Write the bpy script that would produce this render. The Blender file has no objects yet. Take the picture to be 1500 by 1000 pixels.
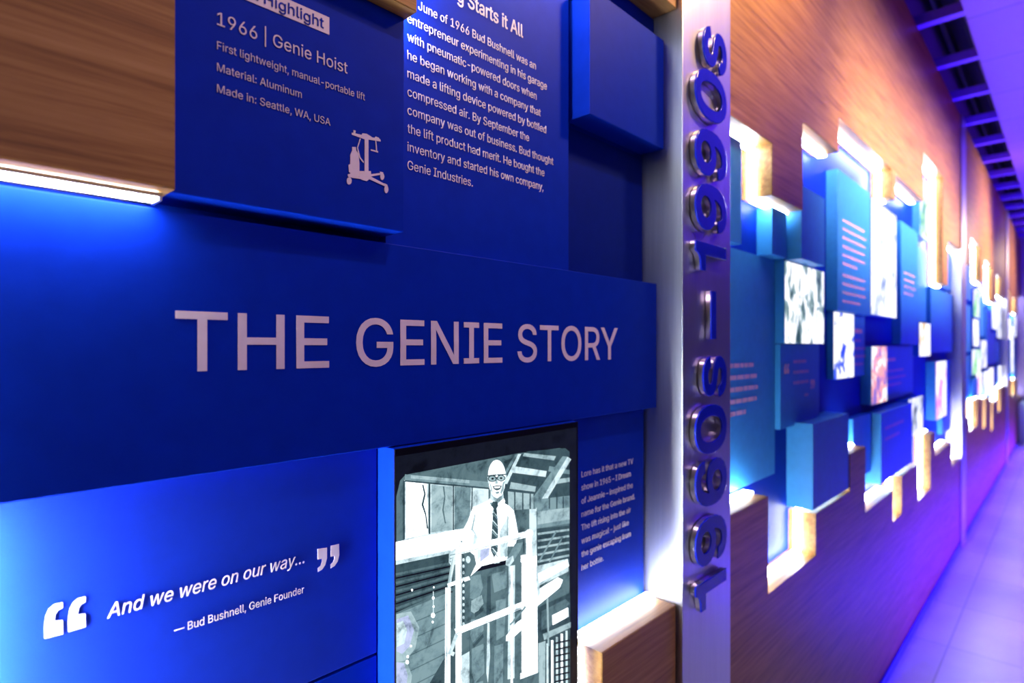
import bpy, bmesh, math, random
from mathutils import Vector, Matrix

scene = bpy.context.scene
COL = scene.collection
random.seed(7)

# ------------------------------------------------------------------ camera, world, light, exposure
CAM_D, CAM_Z = 0.686, 1.5             # distance from the backing wall (y = 0) and eye height
ANG = math.atan(820 / 850)
cam_data = bpy.data.cameras.new('camera')
cam = bpy.data.objects.new('camera', cam_data)
COL.objects.link(cam)
cam.location = (0, -CAM_D, CAM_Z)
cam.rotation_euler = (math.pi / 2, 0, -(math.pi / 2 - ANG))
cam_data.sensor_width = 36
cam_data.lens = 36 * 850 / 1500
cam_data.shift_y = 7 / 1500
cam_data.clip_start = 0.02
cam_data.dof.use_dof = True
cam_data.dof.focus_distance = 0.78
cam_data.dof.aperture_fstop = 3.2
cam_data.dof.aperture_blades = 0
scene.camera = cam

scene.view_settings.view_transform = 'Standard'
scene.view_settings.look = 'None'
scene.view_settings.gamma = 1
scene.view_settings.use_curve_mapping = False
scene.view_settings.exposure = 0.0
scene.cycles.use_denoising = True
scene.cycles.max_bounces = 8

world = bpy.data.worlds.new('world')
scene.world = world
world.use_nodes = True
bg = world.node_tree.nodes['Background']
bg.inputs['Color'].default_value = (0.66, 0.46, 0.74, 1)
bg.inputs['Strength'].default_value = 0.012


def lamp(name, kind, loc, aim, power, colour, **kw):
    d = bpy.data.lights.new(name, kind)
    d.energy = power
    d.color = colour
    for k, v in kw.items():
        setattr(d, k, v)
    o = bpy.data.objects.new(name, d)
    COL.objects.link(o)
    o.location = loc
    o.rotation_euler = (Vector(aim) - Vector(loc)).to_track_quat('-Z', 'Y').to_euler()
    return o


WARM = (1.0, 0.63, 0.27)
PINK = (1.0, 0.70, 0.88)
PURPLE = (0.16, 0.012, 1.0)
# ceiling downlight that throws the shadows of the raised panels
lamp('ceiling_downlight', 'SPOT', (0.85, -0.98, 3.16), (0.60, -0.05, 1.5), 52, PINK,
     spot_size=math.radians(80), spot_blend=0.6, shadow_soft_size=0.03)
lamp('added_corridor_fill', 'AREA', (0.2, -2.8, 2.5), (0.4, -0.05, 1.5), 1.8, PINK,  # added fill with no fixture, brightens the near bay
     shape='RECTANGLE', size=1.6, size_y=1.0, spread=math.radians(60))
lamp('wall_washer_near', 'AREA', (1.9, -1.1, 3.15), (1.40, -0.08, 2.80), 20, WARM,
     shape='DISK', size=0.25, spread=math.radians(75))
lamp('wall_washer_middle', 'AREA', (3.8, -1.25, 2.32), (3.8, -0.08, 2.32), 52, (1.0, 0.72, 0.64),
     shape='RECTANGLE', size=2.9, size_y=0.08, spread=math.radians(66))
lamp('wall_washer_far', 'SPOT', (7.4, -1.15, 2.6), (7.1, -0.08, 2.35), 330, (1.0, 0.68, 0.46),
     spot_size=math.radians(110), spot_blend=1.0, shadow_soft_size=0.15)
lamp('wall_washer_end', 'SPOT', (11.0, -1.15, 2.8), (10.6, -0.08, 2.35), 170, (1.0, 0.66, 0.42),
     spot_size=math.radians(115), spot_blend=1.0, shadow_soft_size=0.15)
# violet washes along the corridor
lamp('violet_wall_wash', 'AREA', (7.3, -0.8, 0.08), (7.25, -0.05, 0.10), 330, (0.045, 0.003, 1.0),
     shape='RECTANGLE', size=8.0, size_y=0.12, spread=math.radians(120))
lamp('violet_uplight', 'AREA', (7.4, -2.2, 0.3), (7.4, -1.5, 3.2), 330, (0.11, 0.006, 1.0),
     shape='RECTANGLE', size=9, size_y=0.4, spread=math.radians(110))
lamp('added_floor_fill', 'AREA', (7.0, -0.5, 3.15), (7.0, -0.5, 0), 12, (0.36, 0.29, 1.0),  # added fill, no lamp seen here, lightens the floor along the wall
     shape='RECTANGLE', size=9, size_y=0.3, spread=math.radians(36))

# ------------------------------------------------------------------ measuring: photo pixel + plane -> wall coordinates
K1, K0, KZ = 850 * (1 + (820 / 850) ** 2), 820 / 850, 1 / math.cos(ANG)


def PX(x, y, d):
    """wall position (X, Z) of a point measured in the photograph, on the plane d metres from the lens"""
    t = 1570.0 - x
    return d * (K1 / t - K0), CAM_Z + (507.0 - y) / t * d * KZ


def Y(d):
    return d - CAM_D


D_WOOD, D_POST, D_BACK = 0.60, 0.588, 0.686

# ------------------------------------------------------------------ materials
MATS = {}


def nodes_of(name):
    m = bpy.data.materials.new(name)
    m.use_nodes = True
    nt = m.node_tree
    b = nt.nodes['Principled BSDF']
    MATS[name] = m
    return m, nt, b


def N(nt, kind, **kw):
    n = nt.nodes.new(kind)
    for k, v in kw.items():
        if k in n.inputs:
            n.inputs[k].default_value = v
        else:
            setattr(n, k, v)
    return n


def ramp(nt, stops):
    r = nt.nodes.new('ShaderNodeValToRGB')
    e = r.color_ramp.elements
    while len(e) < len(stops):
        e.new(0.5)
    for i, (p, c) in enumerate(stops):
        e[i].position = p
        e[i].color = (*c, 1)
    return r


def lacquer(name, col, rough=0.42, spec=0.4, bump=0.02):
    m, nt, b = nodes_of(name)
    tc = N(nt, 'ShaderNodeTexCoord')
    n = N(nt, 'ShaderNodeTexNoise', Scale=40.0, Detail=3.0)
    nt.links.new(tc.outputs['Object'], n.inputs['Vector'])
    r = ramp(nt, [(0.3, tuple(c * 0.94 for c in col)), (0.7, tuple(min(1, c * 1.06) for c in col))])
    nt.links.new(n.outputs['Fac'], r.inputs['Fac'])
    nt.links.new(r.outputs['Color'], b.inputs['Base Color'])
    b.inputs['Roughness'].default_value = rough
    b.inputs['Specular IOR Level'].default_value = spec
    f = N(nt, 'ShaderNodeTexNoise', Scale=900.0)
    nt.links.new(tc.outputs['Object'], f.inputs['Vector'])
    bp = N(nt, 'ShaderNodeBump', Strength=bump, Distance=0.001)
    nt.links.new(f.outputs['Fac'], bp.inputs['Height'])
    nt.links.new(bp.outputs['Normal'], b.inputs['Normal'])
    return m


BLUE = lacquer('royal_blue_laminate', (0.001, 0.019, 0.32), rough=0.48, spec=0.04)
SATIN = lacquer('royal_blue_satin_laminate', (0.001, 0.019, 0.32), rough=0.5, spec=0.18)
SHADE_BLUE = lacquer('shade_darkened_blue_sheet', (0.001, 0.010, 0.17), rough=0.5, spec=0.04)  # panel blue darkened: shade of the recess put into the colour
SKY = lacquer('azure_blue_laminate', (0.028, 0.225, 0.52), spec=0.22)
NUMBLUE = lacquer('glossy_cobalt_acrylic', (0.004, 0.014, 0.42), rough=0.16, spec=0.4, bump=0.0)
VINYL = lacquer('pale_pink_vinyl', (0.66, 0.58, 0.62), rough=0.6, spec=0.2)
TAGVINYL = VINYL
BLACK = lacquer('black_glass_border', (0.004, 0.004, 0.009), rough=0.3, spec=0.12, bump=0.0)
DARK = lacquer('dark_plenum_paint', (0.10, 0.09, 0.13), rough=0.8, spec=0.1)
PINKINK = lacquer('pink_print_ink', (0.52, 0.33, 0.45), rough=0.6, spec=0.2)
TANINK = lacquer('tan_print_ink', (0.85, 0.50, 0.40), rough=0.6, spec=0.2)
WHITEP = lacquer('end_wall_paint', (0.30, 0.22, 0.42), rough=0.55, spec=0.3)
BEAMP = lacquer('beam_violet_light_tint', (0.20, 0.07, 0.75), rough=0.5, spec=0.3)  # violet light put into the beam colour, lamps barely reach the slot


def make_wood():
    m, nt, b = nodes_of('oak_veneer_horizontal_grain')
    tc = N(nt, 'ShaderNodeTexCoord')
    mp = N(nt, 'ShaderNodeMapping')
    mp.inputs['Scale'].default_value = (1.6, 30.0, 42.0)
    nt.links.new(tc.outputs['Object'], mp.inputs['Vector'])
    n1 = N(nt, 'ShaderNodeTexNoise', Scale=2.0, Detail=6.0, Roughness=0.6, Distortion=0.35)
    nt.links.new(mp.outputs['Vector'], n1.inputs['Vector'])
    mp2 = N(nt, 'ShaderNodeMapping')
    mp2.inputs['Scale'].default_value = (9.0, 120.0, 330.0)
    nt.links.new(tc.outputs['Object'], mp2.inputs['Vector'])
    n2 = N(nt, 'ShaderNodeTexNoise', Scale=1.5, Detail=4.0, Roughness=0.7)
    nt.links.new(mp2.outputs['Vector'], n2.inputs['Vector'])
    mx = N(nt, 'ShaderNodeMath', operation='MULTIPLY_ADD')
    nt.links.new(n2.outputs['Fac'], mx.inputs[0])
    mx.inputs[1].default_value = 0.38
    nt.links.new(n1.outputs['Fac'], mx.inputs[2])
    r = ramp(nt, [(0.42, (0.125, 0.054, 0.012)), (0.60, (0.25, 0.115, 0.026)), (0.74, (0.33, 0.165, 0.042)), (0.95, (0.42, 0.23, 0.07))])
    nt.links.new(mx.outputs[0], r.inputs['Fac'])
    nt.links.new(r.outputs['Color'], b.inputs['Base Color'])
    b.inputs['Roughness'].default_value = 0.42
    b.inputs['Specular IOR Level'].default_value = 0.2
    bp = N(nt, 'ShaderNodeBump', Strength=0.12, Distance=0.001)
    nt.links.new(n2.outputs['Fac'], bp.inputs['Height'])
    nt.links.new(bp.outputs['Normal'], b.inputs['Normal'])
    return m


WOOD = make_wood()


def make_metal(name, col, rough, scale):
    m, nt, b = nodes_of(name)
    tc = N(nt, 'ShaderNodeTexCoord')
    mp = N(nt, 'ShaderNodeMapping')
    mp.inputs['Scale'].default_value = scale
    nt.links.new(tc.outputs['Object'], mp.inputs['Vector'])
    n = N(nt, 'ShaderNodeTexNoise', Scale=1.0, Detail=5.0, Roughness=0.7)
    nt.links.new(mp.outputs['Vector'], n.inputs['Vector'])
    r = ramp(nt, [(0.3, tuple(c * 0.86 for c in col)), (0.7, col)])
    nt.links.new(n.outputs['Fac'], r.inputs['Fac'])
    nt.links.new(r.outputs['Color'], b.inputs['Base Color'])
    b.inputs['Metallic'].default_value = 1.0
    mr = N(nt, 'ShaderNodeMapRange')
    mr.inputs['To Min'].default_value = rough - 0.07
    mr.inputs['To Max'].default_value = rough + 0.07
    nt.links.new(n.outputs['Fac'], mr.inputs['Value'])
    nt.links.new(mr.outputs['Result'], b.inputs['Roughness'])
    bp = N(nt, 'ShaderNodeBump', Strength=0.05, Distance=0.001)
    nt.links.new(n.outputs['Fac'], bp.inputs['Height'])
    nt.links.new(bp.outputs['Normal'], b.inputs['Normal'])
    return m


ALU = make_metal('brushed_aluminium', (0.62, 0.62, 0.66), 0.36, (300.0, 300.0, 6.0))
CHROME = make_metal('satin_silver', (0.82, 0.78, 0.80), 0.16, (40.0, 40.0, 40.0))


def make_led(name, col, strength):
    m, nt, b = nodes_of(name)
    b.inputs['Base Color'].default_value = (0.8, 0.8, 0.8, 1)
    b.inputs['Emission Color'].default_value = (*col, 1)
    b.inputs['Emission Strength'].default_value = strength
    return m


LED = make_led('led_strip_diffuser', (0.80, 0.88, 1.0), 60.0)
LED_FLOOD = make_led('led_strip_diffuser_flood', (0.80, 0.88, 1.0), 560.0)
LED_BRIGHT = make_led('led_strip_diffuser_close', (0.80, 0.88, 1.0), 60.0)


def make_floor():
    m, nt, b = nodes_of('polished_pale_floor_tiles')
    tc = N(nt, 'ShaderNodeTexCoord')
    n = N(nt, 'ShaderNodeTexNoise', Scale=1.3, Detail=4.0)
    nt.links.new(tc.outputs['Object'], n.inputs['Vector'])
    r = ramp(nt, [(0.35, (0.50, 0.45, 0.52)), (0.65, (0.72, 0.66, 0.72))])
    nt.links.new(n.outputs['Fac'], r.inputs['Fac'])
    br = N(nt, 'ShaderNodeTexBrick', Scale=1.0)
    br.offset = 0.0
    br.inputs['Mortar Size'].default_value = 0.004
    br.inputs['Brick Width'].default_value = 0.6
    br.inputs['Row Height'].default_value = 0.6
    br.inputs['Color1'].default_value = (1, 1, 1, 1)
    br.inputs['Color2'].default_value = (0.86, 0.86, 0.86, 1)
    br.inputs['Mortar'].default_value = (0.6, 0.6, 0.6, 1)
    nt.links.new(tc.outputs['Object'], br.inputs['Vector'])
    mx = N(nt, 'ShaderNodeMixRGB', blend_type='MULTIPLY')
    mx.inputs['Fac'].default_value = 1.0
    nt.links.new(r.outputs['Color'], mx.inputs['Color1'])
    nt.links.new(br.outputs['Color'], mx.inputs['Color2'])
    nt.links.new(mx.outputs['Color'], b.inputs['Base Color'])
    b.inputs['Roughness'].default_value = 0.28
    return m


FLOOR = make_floor()


def make_soffit():
    m, nt, b = nodes_of('soffit_boards_violet_light_tint')
    tc = N(nt, 'ShaderNodeTexCoord')
    br = N(nt, 'ShaderNodeTexBrick', Scale=1.0)
    br.offset = 0.0
    br.inputs['Mortar Size'].default_value = 0.006
    br.inputs['Brick Width'].default_value = 0.645
    br.inputs['Row Height'].default_value = 3.0
    br.inputs['Color1'].default_value = (0.21, 0.085, 0.42, 1)  # purple uplight tinted into the board colour
    br.inputs['Color2'].default_value = (0.19, 0.075, 0.40, 1)
    br.inputs['Mortar'].default_value = (0.10, 0.04, 0.26, 1)
    nt.links.new(tc.outputs['Object'], br.inputs['Vector'])
    nt.links.new(br.outputs['Color'], b.inputs['Base Color'])
    b.inputs['Roughness'].default_value = 0.55
    return m


SOFFIT = make_soffit()


def print_mat(name, stops, scale, strength, stretch=(1, 1, 1), distort=0.6):
    """a backlit photographic print: tones blotched like an out-of-focus picture"""
    m, nt, b = nodes_of(name)
    tc = N(nt, 'ShaderNodeTexCoord')
    mp = N(nt, 'ShaderNodeMapping')
    mp.inputs['Scale'].default_value = stretch
    nt.links.new(tc.outputs['Object'], mp.inputs['Vector'])
    n = N(nt, 'ShaderNodeTexNoise', Scale=scale, Detail=3.0, Roughness=0.55, Distortion=distort)
    nt.links.new(mp.outputs['Vector'], n.inputs['Vector'])
    r = ramp(nt, stops)
    nt.links.new(n.outputs['Fac'], r.inputs['Fac'])
    b.inputs['Base Color'].default_value = (0.02, 0.02, 0.02, 1)
    b.inputs['Roughness'].default_value = 0.2
    nt.links.new(r.outputs['Color'], b.inputs['Emission Color'])
    b.inputs['Emission Strength'].default_value = strength
    return m


def make_picture_mat():
    m, nt, b = nodes_of('backlit_toned_photograph')
    at = N(nt, 'ShaderNodeVertexColor', layer_name='tone')
    tc = N(nt, 'ShaderNodeTexCoord')
    n = N(nt, 'ShaderNodeTexNoise', Scale=38.0, Detail=6.0, Roughness=0.7, Distortion=0.4)
    nt.links.new(tc.outputs['Object'], n.inputs['Vector'])
    r = ramp(nt, [(0.33, (0.16, 0.21, 0.24)), (0.47, (0.75, 0.8, 0.82)), (0.56, (1, 1, 1)), (0.72, (1.0, 1.0, 1.0))])
    nt.links.new(n.outputs['Fac'], r.inputs['Fac'])
    mx = N(nt, 'ShaderNodeMixRGB', blend_type='MULTIPLY')
    mx.inputs['Fac'].default_value = 0.85
    nt.links.new(at.outputs['Color'], mx.inputs['Color1'])
    nt.links.new(r.outputs['Color'], mx.inputs['Color2'])
    b.inputs['Base Color'].default_value = (0.004, 0.004, 0.006, 1)
    b.inputs['Specular IOR Level'].default_value = 0.12
    b.inputs['Roughness'].default_value = 0.3
    nt.links.new(mx.outputs['Color'], b.inputs['Emission Color'])
    b.inputs['Emission Strength'].default_value = 1.25
    return m


PICTURE = make_picture_mat()

# ------------------------------------------------------------------ object helpers


def link(name, me, mat, parent=None, origin=None):
    """link a mesh whose vertices are in world space; its origin moves to `origin`"""
    o = bpy.data.objects.new(name, me)
    COL.objects.link(o)
    if mat is not None:
        me.materials.append(mat)
    if parent is not None:
        base = parent_world(parent)
        o.parent = parent
        me.transform(Matrix.Translation(-base))
    else:
        if origin is None:
            xs = [v.co.x for v in me.vertices]; ys = [v.co.y for v in me.vertices]; zs = [v.co.z for v in me.vertices]
            origin = ((min(xs) + max(xs)) / 2, (min(ys) + max(ys)) / 2, min(zs))
        me.transform(Matrix.Translation(-Vector(origin)))
        o.location = origin
    return o


def parent_world(p):
    v = Vector((0, 0, 0))
    while p is not None:
        v += Vector(p.location)
        p = p.parent
    return v


def tag(o, label, cat, group=None):
    o['label'] = label
    o['category'] = cat
    if group:
        o['group'] = group
    return o


def thing(name, loc, label, cat, group=None):
    o = bpy.data.objects.new(name, None)
    o.empty_display_size = 0.05
    COL.objects.link(o)
    o.location = loc
    return tag(o, label, cat, group)


def box_bm(x0, x1, y0, y1, z0, z1, bevel=0.0015, seg=2):
    bm = bmesh.new()
    bmesh.ops.create_cube(bm, size=1)
    for v in bm.verts:
        v.co = Vector((x0 + (v.co.x + .5) * (x1 - x0), y0 + (v.co.y + .5) * (y1 - y0), z0 + (v.co.z + .5) * (z1 - z0)))
    if bevel:
        bmesh.ops.bevel(bm, geom=bm.edges[:], offset=bevel, segments=seg, affect='EDGES', profile=0.6)
    return bm


def to_mesh(bm, name):
    me = bpy.data.meshes.new(name)
    bm.normal_update()
    bm.to_mesh(me)
    bm.free()
    return me


def box(name, x0, x1, y0, y1, z0, z1, mat, parent=None, bevel=0.0015):
    return link(name, to_mesh(box_bm(x0, x1, y0, y1, z0, z1, bevel), name), mat, parent)


def structure(o):
    o['kind'] = 'structure'
    return o


def prism_bm(pts, y0, y1, bevel=0.0):
    bm = bmesh.new()
    vs = [bm.verts.new((x, y0, z)) for x, z in pts]
    f = bm.faces.new(vs)
    r = bmesh.ops.extrude_face_region(bm, geom=[f])
    for v in r['geom']:
        if isinstance(v, bmesh.types.BMVert):
            v.co.y = y1
    bmesh.ops.recalc_face_normals(bm, faces=bm.faces[:])
    if bevel:
        es = [e for e in bm.edges if all(abs(v.co.y - y0) < 1e-6 for v in e.verts)]
        bmesh.ops.bevel(bm, geom=es, offset=bevel, segments=2, affect='EDGES')
    return bm


# ------------------------------------------------------------------ lettering (outlines of the sans serif letters, cap height 509)
CAP = 509.0
GLYPHS = {
    ',': (188, '68,71 38,-119 84,-119 137,71'),
    '-': (453, '114,244 114,188 337,188 337,244'),
    '.': (188, '50,41 53,24 63,9 78,-1 95,-4 113,-1 128,9 138,24 141,41 138,59 128,73 113,83 95,87 78,83 63,73 53,59'),
    '0': (453, '53,178 69,113 95,62 130,24 174,1 227,-7 279,1 323,24 359,62 384,113 400,178 405,254 400,330 384,395 358,447 323,484 279,508 227,516 174,508 130,484 95,447 69,395 53,330 48,254|123,144 113,194 109,254 113,314 123,365 140,405 163,435 192,453 227,460 261,453 290,435 313,405 330,365 340,314 344,254 340,194 330,144 313,103 290,74 261,56 227,50 192,56 163,74 140,103'),
    '1': (453, '198,509 86,427 86,358 209,448 212,448 212,55 76,55 76,0 391,0 391,55 276,55 276,509'),
    '2': (453, '127,362 130,390 139,413 153,433 172,447 196,457 224,460 250,457 273,449 293,436 308,419 317,397 320,371 318,348 311,327 299,305 282,282 64,47 64,0 389,0 389,57 153,57 153,60 267,180 336,259 357,290 371,318 378,345 381,372 376,411 361,445 337,474 306,497 268,511 225,516 182,511 143,496 111,473 86,442 71,405 66,362'),
    '3': (453, '98,30 133,10 173,-3 218,-7 266,-2 309,12 344,36 370,66 387,103 393,145 387,186 371,222 344,253 308,276 264,288 221,289 372,461 372,509 70,509 70,452 288,452 288,448 157,299 157,248 201,248 242,244 275,234 299,217 316,196 326,172 329,145 325,116 315,93 297,74 275,61 248,53 219,50 191,52 165,59 144,71 126,87 115,107 109,132 44,132 52,91 70,57'),
    '4': (453, '40,158 40,105 282,105 282,0 343,0 343,105 413,105 413,163 343,163 343,318 282,318 282,163 109,163 109,166 311,509 247,509'),
    '5': (453, '83,60 108,32 140,11 178,-2 221,-7 268,-1 309,15 343,41 369,76 385,117 391,163 388,199 379,231 364,260 345,285 321,306 294,321 263,330 229,334 203,331 178,325 155,315 136,301 134,301 151,452 366,452 366,509 96,509 67,253 128,246 145,258 167,268 192,275 218,277 248,273 275,262 297,244 314,221 324,193 328,162 324,131 314,104 298,82 276,64 250,53 221,50 196,52 173,60 154,73 138,89 127,108 122,130 60,130 66,93'),
    '6': (453, '84,74 109,40 142,15 182,-1 226,-7 271,-2 310,14 343,39 368,73 384,112 389,157 384,201 370,240 346,271 316,295 278,309 235,314 214,312 196,307 175,296 322,509 252,509 137,340 102,285 80,239 68,199 64,162 69,115|138,102 128,128 125,158 128,188 138,214 153,235 174,252 198,262 226,265 254,262 279,251 299,235 314,213 324,187 327,157 324,128 314,101 299,79 279,63 254,52 226,48 198,52 174,63 153,79'),
    '7': (453, '97,0 165,0 391,449 391,509 62,509 62,452 323,452 323,448'),
    '8': (453, '74,62 101,33 136,11 178,-2 226,-7 275,-2 317,11 352,33 378,62 395,96 401,135 397,166 387,195 372,220 351,241 327,256 300,265 300,267 333,282 359,308 376,342 382,380 377,417 361,450 337,477 306,498 269,511 226,516 184,511 146,498 114,477 90,450 75,417 70,380 76,342 93,308 119,282 153,267 153,265 125,256 101,241 81,220 65,195 55,166 52,135 57,96|129,91 119,113 115,139 119,165 130,189 147,208 169,223 196,232 226,235 256,232 283,223 305,208 322,189 333,165 337,139 333,113 323,91 307,74 285,60 258,52 226,49 195,52 167,60 145,74|177,449 200,457 226,460 252,457 275,449 294,437 308,420 316,399 319,376 316,351 307,330 293,313 274,300 252,292 226,290 201,292 178,300 159,313 145,330 136,351 133,376 136,399 145,420 159,437'),
    '9': (453, '83,269 106,237 137,214 175,199 218,195 238,196 257,202 277,213 130,0 200,0 315,168 350,224 373,270 385,309 389,347 384,393 368,434 343,468 310,494 271,510 226,516 182,510 143,494 110,469 85,436 69,397 64,352 68,307|138,295 129,322 125,352 129,381 138,407 154,429 174,446 199,457 226,460 254,457 279,446 299,429 314,407 324,381 327,350 324,321 314,295 299,273 279,257 254,247 226,243 199,247 174,257 154,274'),
    ':': (188, '50,41 53,24 63,9 78,-1 95,-4 113,-1 128,9 138,24 141,41 138,59 128,73 113,83 95,87 78,83 63,73 53,59|50,316 53,299 63,284 78,274 95,271 113,274 128,284 138,299 141,316 138,334 128,349 113,359 95,362 78,359 63,349 53,334'),
    'A': (480, '16,0 85,0 135,142 344,142 395,0 463,0 276,509 201,509|191,302 239,456 264,372 287,302 324,199 155,199'),
    'B': (456, '125,57 125,231 248,231 279,228 306,218 327,203 342,184 352,161 355,137 349,105 330,80 296,63 245,57|60,509 60,0 247,0 301,4 344,18 377,39 400,67 413,100 418,136 414,173 402,203 385,227 363,245 339,257 315,262 315,267 336,275 356,286 373,301 387,320 395,344 398,374 394,410 381,442 359,469 329,491 289,504 241,509|125,285 125,452 240,452 283,446 313,429 330,403 336,372 333,348 323,326 308,309 288,296 265,288 238,285'),
    'D': (502, '60,509 60,0 219,0 291,8 351,31 376,48 398,68 417,92 433,119 455,181 462,255 455,329 433,391 418,418 399,441 377,461 353,478 294,501 225,509|221,452 275,446 320,428 354,399 379,361 394,312 399,255 394,198 379,149 354,110 318,81 272,63 215,57 125,57 125,452'),
    'E': (419, '125,57 125,229 355,229 355,286 125,286 125,452 372,452 372,509 60,509 60,0 375,0 375,57'),
    'F': (410, '125,0 125,221 346,221 346,278 125,278 125,452 369,452 369,509 60,509 60,0'),
    'G': (520, '47,179 69,116 104,64 149,25 205,1 269,-7 326,0 377,19 419,50 451,91 471,141 478,200 478,256 283,256 283,199 415,199 410,160 396,123 374,93 345,71 309,57 269,53 224,59 184,76 151,105 125,145 109,194 103,254 109,314 125,364 150,404 183,432 222,450 265,456 291,454 315,448 337,439 356,427 373,411 387,393 399,372 408,349 474,349 465,384 449,416 429,445 403,469 374,489 340,504 304,513 265,516 203,508 149,484 103,445 69,393 47,329 40,254'),
    'H': (517, '60,0 125,0 125,232 392,232 392,0 457,0 457,509 392,509 392,289 125,289 125,509 60,509'),
    'I': (300, '31,57 31,0 269,0 269,57 183,57 183,452 269,452 269,509 31,509 31,452 118,452 118,57'),
    'J': (396, '124,3 153,-4 185,-7 217,-4 246,3 271,15 294,33 313,55 326,81 334,111 336,145 336,509 272,509 272,145 266,104 248,74 220,56 185,50 149,56 122,74 104,104 98,145 98,173 33,173 33,145 36,111 44,81 57,55 75,33 98,15'),
    'L': (393, '60,509 60,0 361,0 361,57 125,57 125,509'),
    'M': (628, '122,0 120,435 170,291 286,0 342,0 482,363 507,436 504,291 504,0 568,0 568,509 476,509 352,187 315,73 277,187 152,509 60,509 60,0'),
    'N': (523, '120,431 202,290 387,0 463,0 463,509 399,509 399,157 403,76 388,107 343,183 136,509 60,509 60,0 125,0 125,291'),
    'O': (533, '48,179 70,115 105,63 150,25 205,1 267,-7 329,1 384,25 429,63 464,115 486,179 493,254 486,329 464,393 429,445 384,484 329,508 267,516 205,508 150,484 105,445 70,393 48,329 40,254|125,144 109,194 103,254 109,314 125,364 151,404 184,433 223,450 267,456 310,450 349,433 383,404 408,365 425,314 430,254 425,194 408,144 383,105 349,76 310,59 267,53 223,59 184,76 151,105'),
    'P': (445, '60,509 60,0 125,0 125,186 235,186 289,191 332,207 366,233 390,265 404,304 409,348 404,391 390,430 366,462 332,487 289,503 235,509|125,242 125,452 232,452 268,449 297,439 318,423 333,402 342,376 344,348 342,319 333,294 318,272 297,256 269,246 233,242'),
    'R': (449, '60,509 60,0 125,0 125,198 246,199 353,0 428,0 313,211 333,217 367,240 390,271 405,309 409,352 405,395 390,433 367,465 333,489 290,504 236,509|125,255 125,452 233,452 269,449 298,440 319,425 334,405 342,380 345,352 342,324 334,300 319,281 298,267 269,258 234,255'),
    'S': (447, '64,60 91,31 128,9 172,-4 224,-9 278,-4 323,11 360,34 386,64 403,99 408,139 405,171 395,198 379,220 359,238 336,252 312,264 264,279 212,293 169,308 148,319 131,334 119,352 115,376 118,398 129,418 145,435 167,448 194,456 225,459 267,453 302,437 326,412 337,378 401,378 394,415 377,449 351,476 316,498 275,511 227,516 180,511 138,498 102,476 75,448 58,413 52,372 54,348 60,326 71,307 86,289 128,260 184,239 245,222 296,205 316,193 332,179 342,161 346,139 341,114 329,92 311,74 286,60 257,52 224,49 194,52 166,59 142,71 123,88 110,110 104,137 38,137 46,96'),
    'T': (449, '32,509 32,452 193,452 193,0 257,0 257,452 417,452 417,509'),
    'U': (517, '60,509 60,173 66,124 85,80 114,43 154,15 203,-2 259,-8 315,-2 363,15 403,43 433,80 451,124 457,173 457,509 393,509 393,178 389,144 377,113 357,87 331,68 298,56 259,52 220,56 187,68 160,87 141,113 128,144 124,178 124,509'),
    'V': (480, '84,509 16,509 204,0 278,0 463,509 395,509 267,138 241,52 192,206'),
    'W': (686, '16,509 155,0 230,0 318,323 335,395 343,437 351,391 368,323 455,0 530,0 670,509 603,509 510,145 492,62 462,196 380,509 306,509 211,145 193,61 187,94 163,196 82,509'),
    'Y': (472, '91,509 16,509 203,208 203,0 268,0 268,208 455,509 381,509 280,344 251,293 237,260 222,292 192,344'),
    'a': (389, '48,45 68,22 94,5 126,-5 160,-9 190,-6 215,1 236,12 252,25 272,52 277,52 277,0 337,0 337,251 333,290 322,320 306,343 286,360 263,372 239,379 194,384 163,382 133,375 104,364 79,346 57,322 41,291 100,274 107,288 118,301 132,313 149,322 171,329 196,331 220,329 240,322 256,311 267,297 273,279 276,255 273,243 265,235 252,230 178,220 125,211 100,203 78,193 58,179 43,161 34,138 30,108 35,73|102,72 94,87 92,105 95,124 103,139 117,150 134,159 175,168 231,176 259,182 276,190 276,138 272,115 263,93 248,74 228,59 202,49 170,45 149,47 130,52 114,61'),
    'b': (424, '53,0 112,0 112,59 118,59 138,31 153,17 172,4 198,-5 229,-8 274,-2 313,16 346,45 370,84 385,133 390,189 385,245 370,293 345,332 313,361 274,378 229,384 197,381 171,373 152,360 137,346 118,319 114,319 114,509 53,509|125,115 116,150 113,189 116,229 125,263 140,291 161,312 188,325 220,330 253,325 280,311 301,290 316,261 325,227 328,189 325,151 316,117 301,88 279,66 253,51 220,47 188,51 162,65 140,86'),
    'c': (396, '40,133 56,85 82,46 117,16 159,-2 207,-8 235,-6 261,-1 285,9 306,21 325,37 341,56 354,78 363,102 304,117 292,89 271,66 243,52 207,46 173,51 145,66 124,89 108,117 99,151 96,187 99,224 108,258 124,287 145,310 173,325 207,330 242,325 270,311 290,289 303,262 362,277 353,301 340,322 324,341 305,356 284,368 260,377 234,383 207,384 159,378 117,360 82,330 56,291 40,243 34,187'),
    'd': (424, '39,133 55,84 79,45 111,16 151,-2 195,-8 227,-5 252,4 272,17 287,31 307,59 313,59 313,0 372,0 372,509 311,509 311,319 306,319 287,346 272,360 253,373 228,381 196,384 151,378 112,361 79,332 55,293 39,245 34,189|109,117 99,151 96,189 99,227 108,261 124,290 145,311 172,325 205,330 237,325 263,312 284,291 300,263 309,229 312,189 309,150 299,115 284,86 263,65 236,51 205,47 172,51 145,66 124,88'),
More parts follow.
